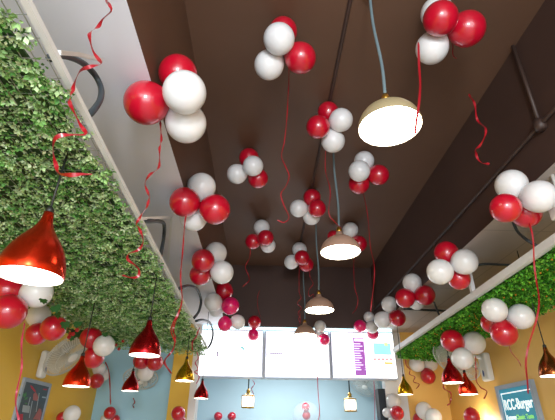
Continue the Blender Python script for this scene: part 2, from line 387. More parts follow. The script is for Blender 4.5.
# ------------------------------------------------------------------ pendant lamps
def pendant(label, loc, D, top, shade_m, group):
    """small bell shade; loc = rim centre"""
    s = D / .15
    t = thing('pendant_lamp', label, 'pendant lamp', loc, group)
    out = [(.075, 0), (.0765, .006), (.0745, .03), (.069, .055), (.060, .08), (.048, .102), (.035, .122), (.024, .140), (.0165, .158), (.013, .176), (.0125, .190), (.006, .192), (0, .192)]
    out = [(r, z * .9) for r, z in out]
    inn = [(.0735, .0), (.0735, .020), (.067, .045), (.057, .066), (.045, .084), (.03, .10), (0, .11)]
    sh = MB().lathe([(r * s, z * s) for r, z in out], 40).build('shade', shade_m, t, True)
    MB().lathe([(r * s, z * s) for r, z in inn], 40).build('shade_lining', M['inner'], sh, True)
    MB().lathe([(0, .008 * s), (.055 * s, .006 * s), (.072 * s, .010 * s), (.06 * s, .02 * s), (0, .022 * s)], 32).build('diffuser', M['glow'], t, True)
    MB().tube([(0, 0, .171 * s), (0, 0, top - loc[2])], .0035, 6).build('cord', M['cord'], t, True)
    MB().lathe([(0, 0), (.010, 0), (.012, .012), (.006, .022), (0, .022)], 12, Matrix.Translation((0, 0, .170 * s))).build('cord_grip', M['cord'], t, True)
    return t
GP1, GP2 = 'bell pendants under the pale leaf panel', 'bell pendants under the bright green panel'
def lp(u, v, w, D): return ORG + ray(u, v) * (D / w)
pendant('orange-red metal bell pendant, largest, hanging by the pale leaf panel', lp(29.5, 276.5, 63, .168), .168, ZP, M['metal_red'], GP1)
pendant('orange-red bell pendant in front of the wall fan on the yellow wall', lp(76, 386.5, 25.5, .15), .15, ZP, M['metal_red'], GP1)
pendant('dark red bell pendant below two red balloons and the pale panel tip', lp(144.5, 355.5, 30.5, .15), .15, ZP, M['metal_dred'], GP1)
pendant('small dark red bell pendant before the pale blue wall', lp(130, 391, 16.5, .145), .145, ZP, M['metal_dred'], GP1)
pendant('gold bell pendant in front of the yellow pillar', lp(184.5, 381, 18.5, .15), .15, ZP, M['metal_gold'], GP1)
pendant('small red bell pendant just below the first menu screen', lp(201, 398.5, 14.5, .145), .145, ZS, M['metal_dred'], GP1)
pendant('gold bell pendant by the white and yellow wall edge', lp(405.5, 394.5, 15, .15), .15, ZS, M['metal_gold'], GP2)
pendant('dark red bell pendant, higher of two beside the white wall fan', lp(453, 383, 20.5, .168), .168, ZR, M['metal_dred'], GP2)
pendant('orange-red bell pendant, lower of two beside the white wall fan', lp(468.5, 394.5, 18, .15), .15, ZR, M['metal_red'], GP2)
pendant('bronze bell pendant cut by the picture edge near the teal poster', lp(553, 376, 24, .15), .15, ZS, mat('bronze metal', (150, 84, 44), .25, metal=.9, noise=(2, .1)), GP2)

M['dome_olive'] = mat('smoky olive dome', (150, 138, 108), .3, emit=(240, 215, 150), estr=.08, noise=(6, .06))
def dome(label, u, v, w, D, energy):
    loc = ORG + ray(u, v) * (D / w)
    t = thing('dome_lamp', label, 'pendant lamp', loc, 'large dome pendants down the ceiling')
    s = D / .28
    out = [(.140, 0), (.142, .008), (.138, .03), (.128, .055), (.112, .078), (.09, .098), (.064, .114), (.04, .126), (.026, .138), (.022, .16), (0, .162)]
    inn = [(.139, .0), (.135, .03), (.125, .054), (.108, .076), (.086, .095), (.06, .11), (0, .118)]
    sh = MB().lathe([(r * s, z * s) for r, z in out], 48).build('shade', M['dome_olive' if energy == 10 else 'dome'], t, True)
    MB().lathe([(r * s, z * s) for r, z in inn], 48).build('shade_lining', M['inner'], sh, True)
    MB().lathe([(0, .004 * s), (.10 * s, .003 * s), (.136 * s, .008 * s), (.10 * s, .02 * s), (0, .022 * s)], 40).build('diffuser', M['glow_big'], t, True)
    MB().lathe([(0, .155 * s), (.018 * s, .155 * s), (.02 * s, .175 * s), (.012 * s, .2 * s), (0, .2 * s)], 20).build('socket', M['brass'], t, True)
    h = ZC - loc[2]
    MB().tube(catmull([Vector((0, 0, .19 * s)), Vector((.006, 0, h * .4)), Vector((-.004, .004, h * .7)), Vector((0, 0, h - .02))], 5), .0075, 8).build('cord', M['conduit'], t, True)
    MB().lathe([(0, h - .03), (.03, h - .028), (.045, h - .01), (.047, h - .001), (0, h - .001)], 24).build('canopy', M['brown'], t, True)
    return t
dome('large bright dome pendant nearest, hanging high on a grey conduit', 390, 127.5, 62, .25, 10)
dome('second dome pendant in front of a red and white bunch', 340.5, 252.5, 39.5, .26, 8)
dome('third dome pendant against the dark bulkhead', 319.5, 310.5, 29, .265, 6)
dome('fourth and smallest dome pendant in front of the middle menu screen', 305, 335.5, 22.2, .262, 4)

def lantern(label, u, v, y):
    p = at_y(u, v, y); t = thing('lantern_pendant', label, 'pendant lamp', p, 'gold lantern pendants under the menu screens')
    MB().lathe([(0, -.085), (.07, -.085), (.082, -.06), (.084, 0), (.08, .05), (.06, .075), (0, .08)], 28).build('glass_shade', M['glow_lan'], t, True)
    mb = MB()
    for z, r in ((-.088, .082), (.06, .082)): mb.tube([(math.cos(a * .2618) * r, math.sin(a * .2618) * r, z) for a in range(24)], .008, 6, True)
    for k in range(6):
        a = k * math.pi / 3 + .3; mb.tube([(math.cos(a) * .087, math.sin(a) * .087, -.088), (math.cos(a) * .087, math.sin(a) * .087, .06)], .004, 5)
    mb.build('cage', M['brass'], t, True)
    MB().lathe([(.082, .062), (.06, .074), (.034, .084), (.026, .10), (.024, .118), (.034, .124), (.02, .132), (.012, .15), (0, .152)], 24).build('cap', M['brass'], t, True)
    MB().tube([(0, 0, .148), (0, 0, ZS - p.z)], .009, 6).build('cord', M['cord'], t, True)
lantern('gold lantern pendant below the first menu screen', 248, 400.5, 6.3)
lantern('gold lantern pendant below the third menu screen with purple list', 350.3, 404, 6.3)

# ------------------------------------------------------------------ menu screens
def screen(label, x0, x1, z0, z1, y=5.19):
    t = thing('menu_screen', label, 'menu screen', ((x0 + x1) / 2, y, z0), 'menu screens over the counter')
    mb = MB(); mb.box((x0, y, z0), (x1, y + .085, z1), .004); child(mb, 'housing', M['bezel'], t)
    child(MB().box((x0 + .012, y - .003, z0 + .016), (x1 - .012, y + .001, z1 - .014)), 'display', M['scr'], t)
    return t
Zb, Zt = EYE + .606, EYE + 1.148
s1 = screen('first menu screen, white with one faint teal drawing, beside the leaf panel', -.80, .008, Zb, Zt)
s2 = screen('middle menu screen, white with one small framed heading', .034, .806, Zb, Zt)
s3 = screen('third menu screen with purple list, cyan block and red text', .832, 1.605, Zb, Zt)
def print_on(t, name, m, rects, y=5.185):
    mb = MB()
    for (u0, v0, u1, v1) in rects:
        a, b_ = at_y(u0, v0, y), at_y(u1, v1, y); mb.box((a.x, y, min(a.z, b_.z)), (b_.x, y + .0015, max(a.z, b_.z)))
    return child(mb, name, m, t)
print_on(s1, 'heading_box', M['ink'], [(211, 351.6, 218, 352.6), (211, 355.4, 218, 356.4), (217.1, 352, 218, 356)])
mb = MB(); c = at_y(242.5, 349, 5.185)
mb.poly([(c.x + .03 * q[0], 5.185, c.z + .03 * q[1]) for q in [(-.9, .9), (-.1, 1.1), (.6, .5), (.9, -.6), (.8, -1.4), (.4, -.6), (-.2, .2), (-.8, .4)]], .0015, (0, 1, 0)); child(mb, 'drawing', M['scr_teal'], s1)
print_on(s1, 'small_print', M['scr_grey'], [(225, 361.8, 229, 362.5), (239, 353, 245, 353.6), (248, 353.2, 253, 353.8)])
print_on(s2, 'heading_box', M['ink'], [(266.4, 351.9, 283, 352.5), (266.4, 356.2, 283, 357.0), (266.4, 352.3, 267.3, 356.7)])
print_on(s2, 'heading_text', M['ink'], [(270 + 2.2 * k, 352.9, 271.8 + 2.2 * k, 354.6) for k in range(6)])
print_on(s2, 'small_print', M['scr_grey'], [(285, 345.4, 290, 346), (291.5, 346, 295, 346.7), (272, 358.5, 280, 359)])
print_on(s3, 'purple_list', M['scr_purple'], [(352.8, 337.6, 366.8, 375.6)])
rows = []
for k in range(12):
    v = 343.2 + k * 2.35
    rows.append((353.4, v, 353.4 + [7, 9, 6, 10, 7, 8, 9, 6, 8, 10, 7, 8][k], v + 1.15)); rows.append((365.0, v + .2, 366.3, v + .9))
print_on(s3, 'list_rows', M['scr_lilac'], rows, 5.183)
print_on(s3, 'list_heading', M['scr'], [(354.2, 338.8, 365, 341.2)], 5.183)
print_on(s3, 'cyan_block', M['scr_cyan'], [(373, 343, 391.5, 355)])
print_on(s3, 'cyan_block_detail', M['scr_green'], [(384, 342.4, 388, 346)], 5.183)
print_on(s3, 'red_heading', M['scr_red'], [(373.4 + 4 * k, 358.2, 376.8 + 4 * k, 360) for k in range(5)] + [(373.4 + 3.2 * k, 361.6, 375.9 + 3.2 * k, 362.5) for k in range(4)])
print_on(s3, 'orange_words', M['scr_orange'], [(384.5, 362, 393, 364.4), (385.5, 365, 390.5, 366)])
print_on(s3, 'red_small_print', M['scr_red'], [(374, 364 + 2 * k, 379 + (k % 3), 364.4 + 2 * k) for k in range(4)] + [(383 + 2.5 * k, 371.6 - k * .8, 384.7 + 2.5 * k, 372.2 - k * .8) for k in range(4)])
print_on(s3, 'small_print', M['scr_grey'], [(333.5, 347.8, 339, 348.6), (333.7, 362.4, 338, 363.1)])
tag(MB().box((-.73, 5.21, EYE + 1.165), (1.60, 5.24, EYE + 1.188)).build('light_strip', M['led']), 'thin cool white light strip along the top of the menu screens', 'light strip')

# ------------------------------------------------------------------ wall fans
def ring(R_, n=36): return [(math.cos(2*math.pi*k/n) * R_, math.sin(2*math.pi*k/n) * R_) for k in range(n)]
def wall_fan(label, base_a, base_b, head, axis, R_, wire=.0014, nw=64):
    t = thing('wall_fan', label, 'fan', head, 'oscillating wall fans')
    inv = Matrix.Translation(Vector(head)).inverted()
    def ch(mb, n, m, p=t, s=False):
        o = mb.build(n, m, p, s); o.matrix_parent_inverse = inv if p is t else Matrix(); return o
    bs = ch(MB().box(base_a, base_b, .02), 'base', M['plastic'])
    ca, cb = Vector(base_a), Vector(base_b); mid = (ca + cb) / 2
    dx = -1 if head[0] < mid.x else 1
    fx = (min(ca.x, cb.x) - .002) if dx < 0 else (max(ca.x, cb.x) + .002)
    ch(MB().lathe([(0, 0), (.02, 0), (.02, .003), (0, .004)], 16, Matrix.Translation((fx, mid.y, min(ca.z, cb.z) + .07)) @ Matrix.Rotation(math.pi/2 * dx, 4, 'Y') @ Matrix.Diagonal((1.5, .7, 1, 1))), 'badge', M['logo'])
    ax = Vector(axis).normalized(); q = ax.to_track_quat('Z', 'Y').to_matrix().to_4x4(); X = Matrix.Translation(Vector(head)) @ q
    mot = X @ Vector((0, 0, -.07))
    ch(MB().tube(catmull([Vector((mid.x, mid.y, max(ca.z, cb.z) - .05)), (Vector((mid.x, mid.y, max(ca.z, cb.z))) + mot) / 2 + Vector((0, 0, -.01)), mot], 5), .017, 8), 'arm', M['plastic'], s=True)
    ch(MB().lathe([(0, -.13), (.03, -.128), (.048, -.10), (.05, -.05), (.03, -.04), (0, -.04)], 20, X), 'motor_housing', M['plastic'], s=True)
    mb = MB()
    for rr, z in ((R_, 0), (R_ * .985, .012), (R_ * .66, .045), (R_ * .30, .055), (R_ * .66, -.035), (R_ * .3, -.04)):
        mb.tube([X @ Vector((x, y, z)) for x, y in ring(rr)], .0035 if rr > .9 * R_ else wire * 1.2, 5, True)
    for k in range(nw):
        a = 2 * math.pi * k / nw; c_, s_ = math.cos(a), math.sin(a)
        for sg in (1, -1):
            mb.tube([X @ Vector((c_ * r, s_ * r, z * sg)) for r, z in ((R_ * .17, .055), (R_ * .66, .045), (R_ * .9, .025), (R_, 0))], wire, 4)
    ch(mb, 'cage', M['plastic_grey'])
    hub = ch(MB().lathe([(0, .066), (R_ * .16, .064), (R_ * .2, .055), (R_ * .2, .045), (0, .045)], 24, X), 'hub_cap', M['plastic'], s=True)
    for k in range(3):
        mb = MB(); n = 9; a0 = k * 2.0944
        rows_ = []
        for j in range(6):
            r = R_ * (.12 + .76 * j / 5)
            rows_.append([mb.bm.verts.new(X @ Vector((r * math.cos(a0 + (i / n - .5) * 1.7), r * math.sin(a0 + (i / n - .5) * 1.7), (i / n - .5) * .035))) for i in range(n + 1)])
        for A, B in zip(rows_, rows_[1:]):
            for i in range(n): mb.bm.faces.new((A[i], A[i+1], B[i+1], B[i]))
        ch(mb, 'blade', M['blade'], s=True)
    return t
wall_fan('white wall fan on the ochre yellow wall above the slate poster', (XL, 3.80, EYE + .42), (XL + .055, 3.90, EYE + .64), (-1.62, 3.72, EYE + .60), (.75, -.15, -.65), .215)
wall_fan('white wall fan with blue badge on the warm yellow wall above the teal poster', (XR - .07, 4.22, EYE + .50), (XR, 4.36, EYE + .76), (1.93, 4.30, EYE + .685), (-.65, -.2, -.70), .235, .0016)
wall_fan('thin grey caged fan on the pale blue wall behind a red bell pendant', (-1.45, 5.23, EYE + .5), (-1.32, 5.3, EYE + .74), (-1.36, 5.08, EYE + .57), (.1, -.5, -.85), .19, .0012, 30)
wall_fan('white caged fan in the kitchen partly hidden by the third menu screen', (1.72, 7.93, EYE + .80), (1.86, 8.0, EYE + 1.08), (1.78, 7.65, EYE + .80), (-.35, -.55, -.75), .25, .002, 40)

# ------------------------------------------------------------------ posters
def bars(t, name, m, pl_x, rects, th=.002, sgn=1):
    mb = MB()
    for (y0, z0, y1, z1) in rects: mb.box((pl_x, y0, z0), (pl_x + sgn * th, y1, z1))
    return child(mb, name, m, t)
# slate poster on the yellow wall (plane x = XL)
pt = thing('framed_poster', 'slate blue framed poster with green plant and rose bottles on yellow wall', 'poster', (XL, 3.87, EYE - .1))
y0, y1, z1, z0 = 3.63, 4.11, EYE + .40, EYE - .30
mb = MB(); w = .028
mb.box((XL, y0, z0), (XL + .02, y1, z0 + w)); mb.box((XL, y0, z1 - w), (XL + .02, y1, z1)); mb.box((XL, y0, z0 + w), (XL + .02, y0 + w, z1 - w)); mb.box((XL, y1 - w, z0 + w), (XL + .02, y1, z1 - w))
child(mb, 'frame', M['pframe'], pt)
child(MB().box((XL + .004, y0 + w, z0 + w), (XL + .014, y1 - w, z1 - w)), 'print', M['slate'], pt)
px = XL + .0145
def yz(u, v, x=px): p = at_x(u, v, x); return p.y, p.z
mb = MB()
for (u, v, du, dv) in [(22, 398, -3.6, -4.5), (23, 397, -1, -6.5), (24, 398, 2.2, -6), (24, 400, 4, -3), (22, 402, -4, -1), (24.5, 403, 3.5, 1)]:
    a = yz(u, v); b_ = yz(u + du, v + dv); c = yz(u + du * .5 - dv * .22, v + dv * .5 + du * .22); d = yz(u + du * .5 + dv * .22, v + dv * .5 - du * .22)
    mb.poly([(px, *a), (px, *c), (px, *b_), (px, *d)], .001, (1, 0, 0))
child(mb, 'plant_print', M['p_leaf'], pt)
def pp(name, m, pts): 
    mb = MB()
    for P_ in pts: mb.poly([(px, *yz(u, v)) for u, v in P_], .0012, (1, 0, 0))
    return child(mb, name, m, pt)
pp('pot_print', M['p_pale'], [[(23, 405), (30, 406), (29, 413), (22, 412)]])
pp('bottle_print', M['p_skin'], [[(33.3, 394), (35.5, 392), (37, 394), (38.2, 398), (37, 401), (33, 400)]])
pp('bottle_print', M['p_skin'], [[(36, 414), (39, 408.5), (41, 409), (41.5, 413), (40, 420), (33, 419)]])
pp('bottle_print', M['p_red'], [[(20, 414), (23, 414), (22, 425), (16, 424)]])
pp('glass_line_print', M['p_pale'], [[(30, 397), (30.6, 397.1), (27, 411), (26.4, 411)], [(38.9, 393), (39.5, 393), (36.3, 412), (35.7, 412)], [(32, 401), (32.6, 401), (29.5, 418), (28.9, 418)]])
pp('script_print', M['p_red'], [[(30.3, 385), (32.5, 386.5), (36.0, 391.5), (34.4, 391.8), (31, 388)], [(43.5, 388.6), (47, 389), (46.5, 390.4), (43, 389.8)]])
pp('caption_print', M['p_pale'], [[(42.2, 396.4), (46, 397), (45.7, 398.4), (42, 397.8)]])
# teal poster on the warm wall (plane x = XR)
pt = thing('framed_poster', 'lit teal burger poster in grey frame on warm yellow wall', 'poster', (XR, 3.91, EYE))
y0, y1, z1, z0 = 3.615, 4.21, EYE + .442, EYE - .40
mb = MB(); w = .035
for a, b_ in (((y0, z0), (y1, z0 + w)), ((y0, z1 - w), (y1, z1)), ((y0, z0 + w), (y0 + w, z1 - w)), ((y1 - w, z0 + w), (y1, z1 - w))): mb.box((XR - .035, *a), (XR, *b_))
child(mb, 'frame', M['pframe'], pt)
child(MB().box((XR - .016, y0 + w, z0 + w), (XR - .006, y1 - w, z1 - w)), 'print', M['p_teal'], pt)
px2 = XR - .0165
bars(pt, 'white_border', M['p_white'], px2, [(y0 + .055, z1 - .075, y1 - .055, z1 - .066), (y0 + .055, z0 + .06, y0 + .064, z1 - .066), (y1 - .064, z0 + .06, y1 - .055, z1 - .066)], .001, -1)
def text(t, name, s, m, x, y, z, size, sy=1):
    cu = bpy.data.curves.new(name, 'FONT'); cu.body = s; cu.size = size; cu.extrude = .0008; cu.align_x = 'CENTER'; cu.offset = size * .018
    tmp = bpy.data.objects.new(name, cu); COL.objects.link(tmp)
    bpy.context.view_layer.update()
    me = bpy.data.meshes.new_from_object(tmp.evaluated_get(bpy.context.evaluated_depsgraph_get())); bpy.data.objects.remove(tmp)
    me.name = name; me.materials.clear(); me.materials.append(m)
    # reads along -Y when seen from inside the shop (wall normal -X)
    me.transform(Matrix.Translation((x, y, z)) @ Matrix(((0, 0, -1, 0), (-1, 0, 0, 0), (0, sy, 0, 0), (0, 0, 0, 1))))
    o = link(name, me, t); o.matrix_parent_inverse = Matrix.Translation(t.location).inverted(); return o
ym = (y0 + y1) / 2
text(pt, 'heading_text', 'RCC-Burger', M['p_white'], px2 - .001, ym, z1 - .205, .088, 1.35)
text(pt, 'slogan_text', 'Yummy', M['p_white'], px2 - .001, ym + .155, z1 - .285, .055)
text(pt, 'slogan_text', 'Classic Taste', M['p_green'], px2 - .001, ym - .06, z1 - .285, .05)
mb = MB(); cy_, cz_ = ym - .0, z1 - .47
mb.poly([(px2, cy_ + .17 * math.cos(a * .2094) , cz_ + (.14 if math.sin(a * .2094) > 0 else .05) * math.sin(a * .2094)) for a in range(30)], .001, (-1, 0, 0)); bun = child(mb, 'bun_print', M['p_bun'], pt)
mb = MB()
for k in range(7): mb.poly([(px2 - .0015, cy_ - .15 + .05 * k + .035 * math.cos(a * .698), cz_ - .02 + .022 * math.sin(a * .698) + .01 * (k % 2)) for a in range(9)], .001, (-1, 0, 0))
child(mb, 'lettuce_print', M['p_lettuce'], pt)
# sconce whose light washes the warm wall beside the poster
sc_ = at_x(484, 432, XR - .05)
t = thing('wall_sconce', 'small white wall sconce throwing a bright glow up the warm wall', 'wall light', sc_)
MB().lathe([(0, -.09), (.02, -.085), (.035, -.03), (.045, .03), (.04, .032), (0, -.02)], 20).build('shade', M['plastic'], t, True)
MB().box((.01, -.025, -.07), (.05, .025, .0), .004).build('wall_bracket', M['plastic'], t)

# small camera box by the right beam
p = at_y(560, 213, 1.75); t = thing('security_camera', 'white boxy camera cut by the picture edge on the shaded soffit', 'camera', p)
MB().box((-.035, -.03, -.03), (.08, .03, .03), .006).build('body', M['plastic'], t)
MB().tube([(.03, 0, .03), (.03, 0, ZS - p.z)], .01, 8).build('mount', M['plastic'], t, True)

# ------------------------------------------------------------------ balloons
prof = []
for i in range(25):
    a = math.pi * i / 24; z = math.cos(a); r = math.sin(a)
    if z < 0: r *= 1 - .10 * (z * z); z = z * (1.12 - .04 * r)
    prof.append((r if 0 < i < 24 else 0, z))
PROTO = {}
def balloon(colour, label, c, Rr, axis, group, knot=True):
    m = {'red': M['b_red'], 'white': M['b_white'], 'pink': M['b_red_lit'], 'clear': M['b_clear']}[colour]  # pink means red latex with the screen light painted in
    if colour not in PROTO:
        o = MB().lathe(prof, 40).build('balloon', m, smooth=True)
        k = MB().lathe([(0, -1.08), (.05, -1.10), (.035, -1.14), (.03, -1.17), (.075, -1.24), (.05, -1.235), (0, -1.22)], 14).build('knot', m, o, True)
        PROTO[colour] = (o, k)
    else:
        p0, k0 = PROTO[colour]
        o = p0.copy(); COL.objects.link(o)
        if knot: k = k0.copy(); COL.objects.link(k); k.parent = o
    o.location = c; o.scale = (Rr,) * 3; o.rotation_mode = 'QUATERNION'
    o.rotation_quaternion = Vector(axis).to_track_quat('-Z', 'Y')      # neck (-Z) points along axis
    tag(o, label, 'balloon', group)
    return o

def bunch(desc, group, cons, bl):
    """bl: (colour, u, v, r, layer, phrase); cons: what the bunch rests against"""
    pts = []
    R0 = {'T': .088}
    def tmax(u, v, r):
        d = ray(u, v); k, val = cons[0], cons[1]
        if k == 'Z': return (val - EYE) / (d.z + r)
        if k == 'X': return val / (d.x + (r if val > 0 else -r))
        if k == 'Y': return val / (d.y + r)
        return None
    if cons[0] == 'T':
        a = sum(cons[1] / b[3] for b in bl if b[3] > .8 * max(q[3] for q in bl)) / sum(1 for b in bl if b[3] > .8 * max(q[3] for q in bl)); t0 = a
    else: t0 = min(tmax(b[1], b[2], b[3]) for b in bl)
    ts = [t0 * (1 + b[4] * b[3] / F * .9) for b in bl]
    for _ in range(60):                                  # ease overlapping neighbours apart in depth
        mv = False
        for i in range(len(bl)):
            for j in range(i):
                pi, pj = ray(*bl[i][1:3]) * ts[i], ray(*bl[j][1:3]) * ts[j]; ri, rj = bl[i][3] * ts[i], bl[j][3] * ts[j]
                ov = .97 * (ri + rj) - (pi - pj).length
                if ov > .001:
                    s = 1 if (bl[i][4], i) > (bl[j][4], j) else -1
                    ts[i] *= 1 + s * ov * .22 / (ts[i] * F); ts[j] *= 1 - s * ov * .22 / (ts[j] * F); mv = True
        if not mv: break
    if cons[0] != 'T':
        k = min(tmax(b[1], b[2], b[3]) / t for b, t in zip(bl, ts))
        ts = [t * k for t in ts]
    kk = 1.0                                             # nothing sinks into the low soffits
    for i, b in enumerate(bl):
        d = ray(b[1], b[2]); p = d * ts[i]; r = b[3] * ts[i]
        if p.z + r > ZS - EYE and p.z < ZC - EYE - .3 and p.y < YB and max(SL + r - p.x, p.x + r - SR) > .5 * r:
            kk = min(kk, max((ZS - EYE) / (d.z + b[3]) / ts[i], .88))
    ts = [t * kk for t in ts]
    cs = [ORG + ray(b[1], b[2]) * t for b, t in zip(bl, ts)]
    cen = sum(cs, Vector()) / len(cs)
    if len(cons) > 2: cen = Vector(cs[0]) + Vector(cons[2])
    for b, c, t in zip(bl, cs, ts):
        ax = cen - c
        if ax.length < .01: ax = Vector((0, 0, 1))
        balloon(b[0], f'{b[5]} {desc}', c, b[3] * t * .985, ax, group, b[3] > 7.5 or b[0] not in PROTO)
    return cen
T = ('T', .088); ZCC = ('Z', ZC - .003)
G = {}
def B(desc, group, cons, *bl): G[group] = bunch(desc, group, cons, list(bl))
B('of the biggest bunch on the pale soffit edge', 'first soffit edge bunch', T,
  ('red', 178, 74, 19.5, 1.5, 'upper red balloon behind white ones'), ('red', 146.3, 103, 22.3, 0, 'lower red balloon'), ('white', 184.5, 92.5, 22, -1, 'upper white balloon'), ('white', 186, 123, 20.5, .8, 'lower white balloon'))
B('of the highest bunch between soffit edge and ceiling batten', 'top ceiling bunch', ZCC,
  ('white', 279, 39, 16, -1, 'upper white balloon'), ('white', 269, 65, 15, .5, 'lower white balloon'), ('red', 300.5, 58, 15.8, 0, 'lower red balloon'), ('red', 283, 31.5, 14.5, 1.5, 'upper hidden red balloon'))
B('of the bunch directly above the large bright dome pendant', 'top beam side bunch', ZCC,
  ('white', 437, 13, 16, 1.4, 'upper hidden white balloon'), ('red', 440.5, 18.5, 17.3, -.6, 'front red balloon'), ('red', 467, 29, 18, .3, 'outer red balloon'), ('white', 432, 48, 16.2, .2, 'lower white balloon'))
B('of the bunch on the dark beam by the drooping cable', 'first beam edge bunch', ('T', .085),
  ('white', 511.5, 185, 15.6, .8, 'upper white balloon'), ('white', 539, 196.5, 16.6, -.2, 'outer white balloon'), ('red', 505.5, 208, 15, -.9, 'front red balloon'), ('red', 526, 213.5, 14.5, .9, 'lower half-hidden red balloon'))
B('of the bunch on the ceiling batten beside the bright dome', 'upper batten bunch', ZCC,
  ('red', 328, 112, 10.7, .8, 'upper red balloon'), ('red', 318, 127, 12, -.8, 'lower red balloon'), ('white', 341, 120, 12, -.3, 'upper white balloon'), ('white', 333, 141, 12, .4, 'lower white balloon'))
B('of the bunch alone on the ceiling between soffit and long curly ribbon', 'middle ceiling bunch', ZCC,
  ('red', 249, 158, 10.2, .9, 'upper red balloon'), ('white', 253, 166, 10.5, -.9, 'front white balloon'), ('white', 237, 174, 10.3, 0, 'outer white balloon'), ('red', 258, 178.3, 10.3, .2, 'lower red balloon'))
B('of the bunch just beneath the large bright dome pendant', 'bunch under the large dome', ZCC,
  ('white', 364, 161, 10.2, .9, 'upper white balloon'), ('white', 359.3, 171, 11, -.9, 'front white balloon'), ('red', 378.5, 175, 10.6, 0, 'outer red balloon'), ('red', 359, 184, 10.5, .5, 'lower red balloon'))
B('of the second bunch along the ceiling batten', 'lower batten bunch', ZCC,
  ('red', 312, 197.5, 9, .5, 'upper red balloon'), ('white', 298.5, 208.5, 9, 0, 'upper white balloon'), ('red', 317, 208.5, 9.2, -.6, 'lower red balloon'), ('white', 311.5, 216.5, 8.8, .6, 'lower white balloon'))
B('of the middle bunch on the pale soffit edge', 'second soffit edge bunch', T,
  ('white', 201.5, 187, 14.5, .9, 'upper white balloon'), ('red', 184.7, 202, 15.3, -.5, 'inner red balloon over grey soffit'), ('red', 215, 209.3, 15.5, -.5, 'outer red balloon over brown ceiling'), ('white', 193.5, 217.5, 14, 1, 'lower hidden white balloon'))
B('of the bunch with a curly ribbon near the ceiling far end', 'far ceiling bunch', ZCC,
  ('white', 261.6, 227.5, 8.2, .6, 'upper white balloon'), ('red', 253, 241.5, 7.9, .1, 'inner red balloon'), ('red', 265.6, 237.8, 8.2, -.6, 'front red balloon'), ('white', 268, 245.4, 7.7, .5, 'lower white balloon'))
B('of the bunch above the third dome pendant', 'bunch over the third dome', ZCC,
  ('white', 299.5, 249.5, 7.5, .6, 'upper white balloon'), ('red', 302, 257.7, 7.7, -.5, 'upper red balloon'), ('white', 291.5, 262, 7.5, .1, 'lower white balloon'), ('red', 306.3, 264.5, 7.5, .2, 'lower red balloon'))
B('of the bunch behind the second dome pendant', 'bunch behind the second dome', ZCC,
  ('white', 350.3, 230, 8, .3, 'white balloon'), ('red', 350.5, 240, 8, .6, 'middle red balloon'), ('red', 358.8, 243.7, 8.3, -.3, 'outer red balloon'), ('red', 333.5, 236.5, 6.4, .9, 'small inner red balloon'))
B('of the third bunch along the pale soffit edge', 'third soffit edge bunch', T,
  ('white', 215.8, 253, 11.2, .6, 'upper white balloon'), ('red', 203, 260.5, 11.7, -.7, 'upper red balloon'), ('white', 222, 272.3, 11.7, -.3, 'lower white balloon'), ('red', 200.3, 274.5, 10.9, .7, 'lower red balloon'))
B('of the bunch above the first menu screen corner', 'fourth soffit edge bunch', T,
  ('red', 224, 291, 9.3, .4, 'upper red balloon'), ('white', 213.3, 302, 9, -.3, 'front white balloon'), ('pink', 230.4, 305.8, 9, -.4, 'middle screen-tinted red balloon'), ('white', 216.3, 309.5, 7.4, .9, 'lower hidden white balloon'),
  ('pink', 225, 324, 7.3, -.2, 'lowest screen-tinted red balloon'), ('white', 237.8, 322, 7.3, .3, 'outer white balloon'))
B('of the pair at the bulkhead foot between first and middle screens', 'bulkhead pair', ('Y', 5.16),
  ('red', 254.5, 322, 6.5, .2, 'upper red balloon'), ('pink', 253.3, 335, 5.8, 0, 'lower screen-tinted red balloon'))
B('of the trio beside the fourth dome pendant', 'bulkhead trio', ('Y', 5.16),
  ('white', 320, 326.4, 6, .3, 'upper white balloon'), ('white', 319, 334, 5.6, .5, 'lower white balloon'), ('pink', 324.3, 339.6, 5.7, -.2, 'magenta balloon'))
B('of the bunch above the white hanger post on the beam edge', 'second beam edge bunch', ('T', .090),
  ('red', 446.3, 253, 12, .7, 'upper red balloon'), ('white', 464.5, 261.8, 13, -.2, 'outer white balloon'), ('white', 440, 271.7, 13, -.7, 'front white balloon'), ('red', 459, 278.8, 11, .6, 'lower red balloon'))
B('of the bunch third along the dark beam edge', 'third beam edge bunch', T,
  ('white', 412.2, 282.8, 9.5, .3, 'upper white balloon'), ('red', 405, 298, 9.9, -.3, 'inner red balloon'), ('red', 425, 295.2, 10.1, -.4, 'outer red balloon'), ('white', 416.5, 302, 8, .9, 'lower hidden white balloon'))
B('of the trio at the far end of the dark beam', 'fourth beam edge bunch', T,
  ('white', 389.6, 304.5, 8.2, .6, 'upper white balloon'), ('white', 382, 319.7, 8.2, -.2, 'lower white balloon'), ('red', 397.4, 318, 8.3, -.4, 'red balloon'))
B('of the bunch at the top edge of the third menu screen', 'bunch over the third screen', ('Y', 5.14),
  ('white', 369, 317, 5.4, .4, 'upper white balloon'), ('pink', 360, 326, 6.2, .1, 'inner magenta balloon'), ('white', 372, 327, 6.3, -.4, 'lower white balloon'), ('pink', 372.8, 333.5, 6, .6, 'lower hidden screen-tinted red balloon'))
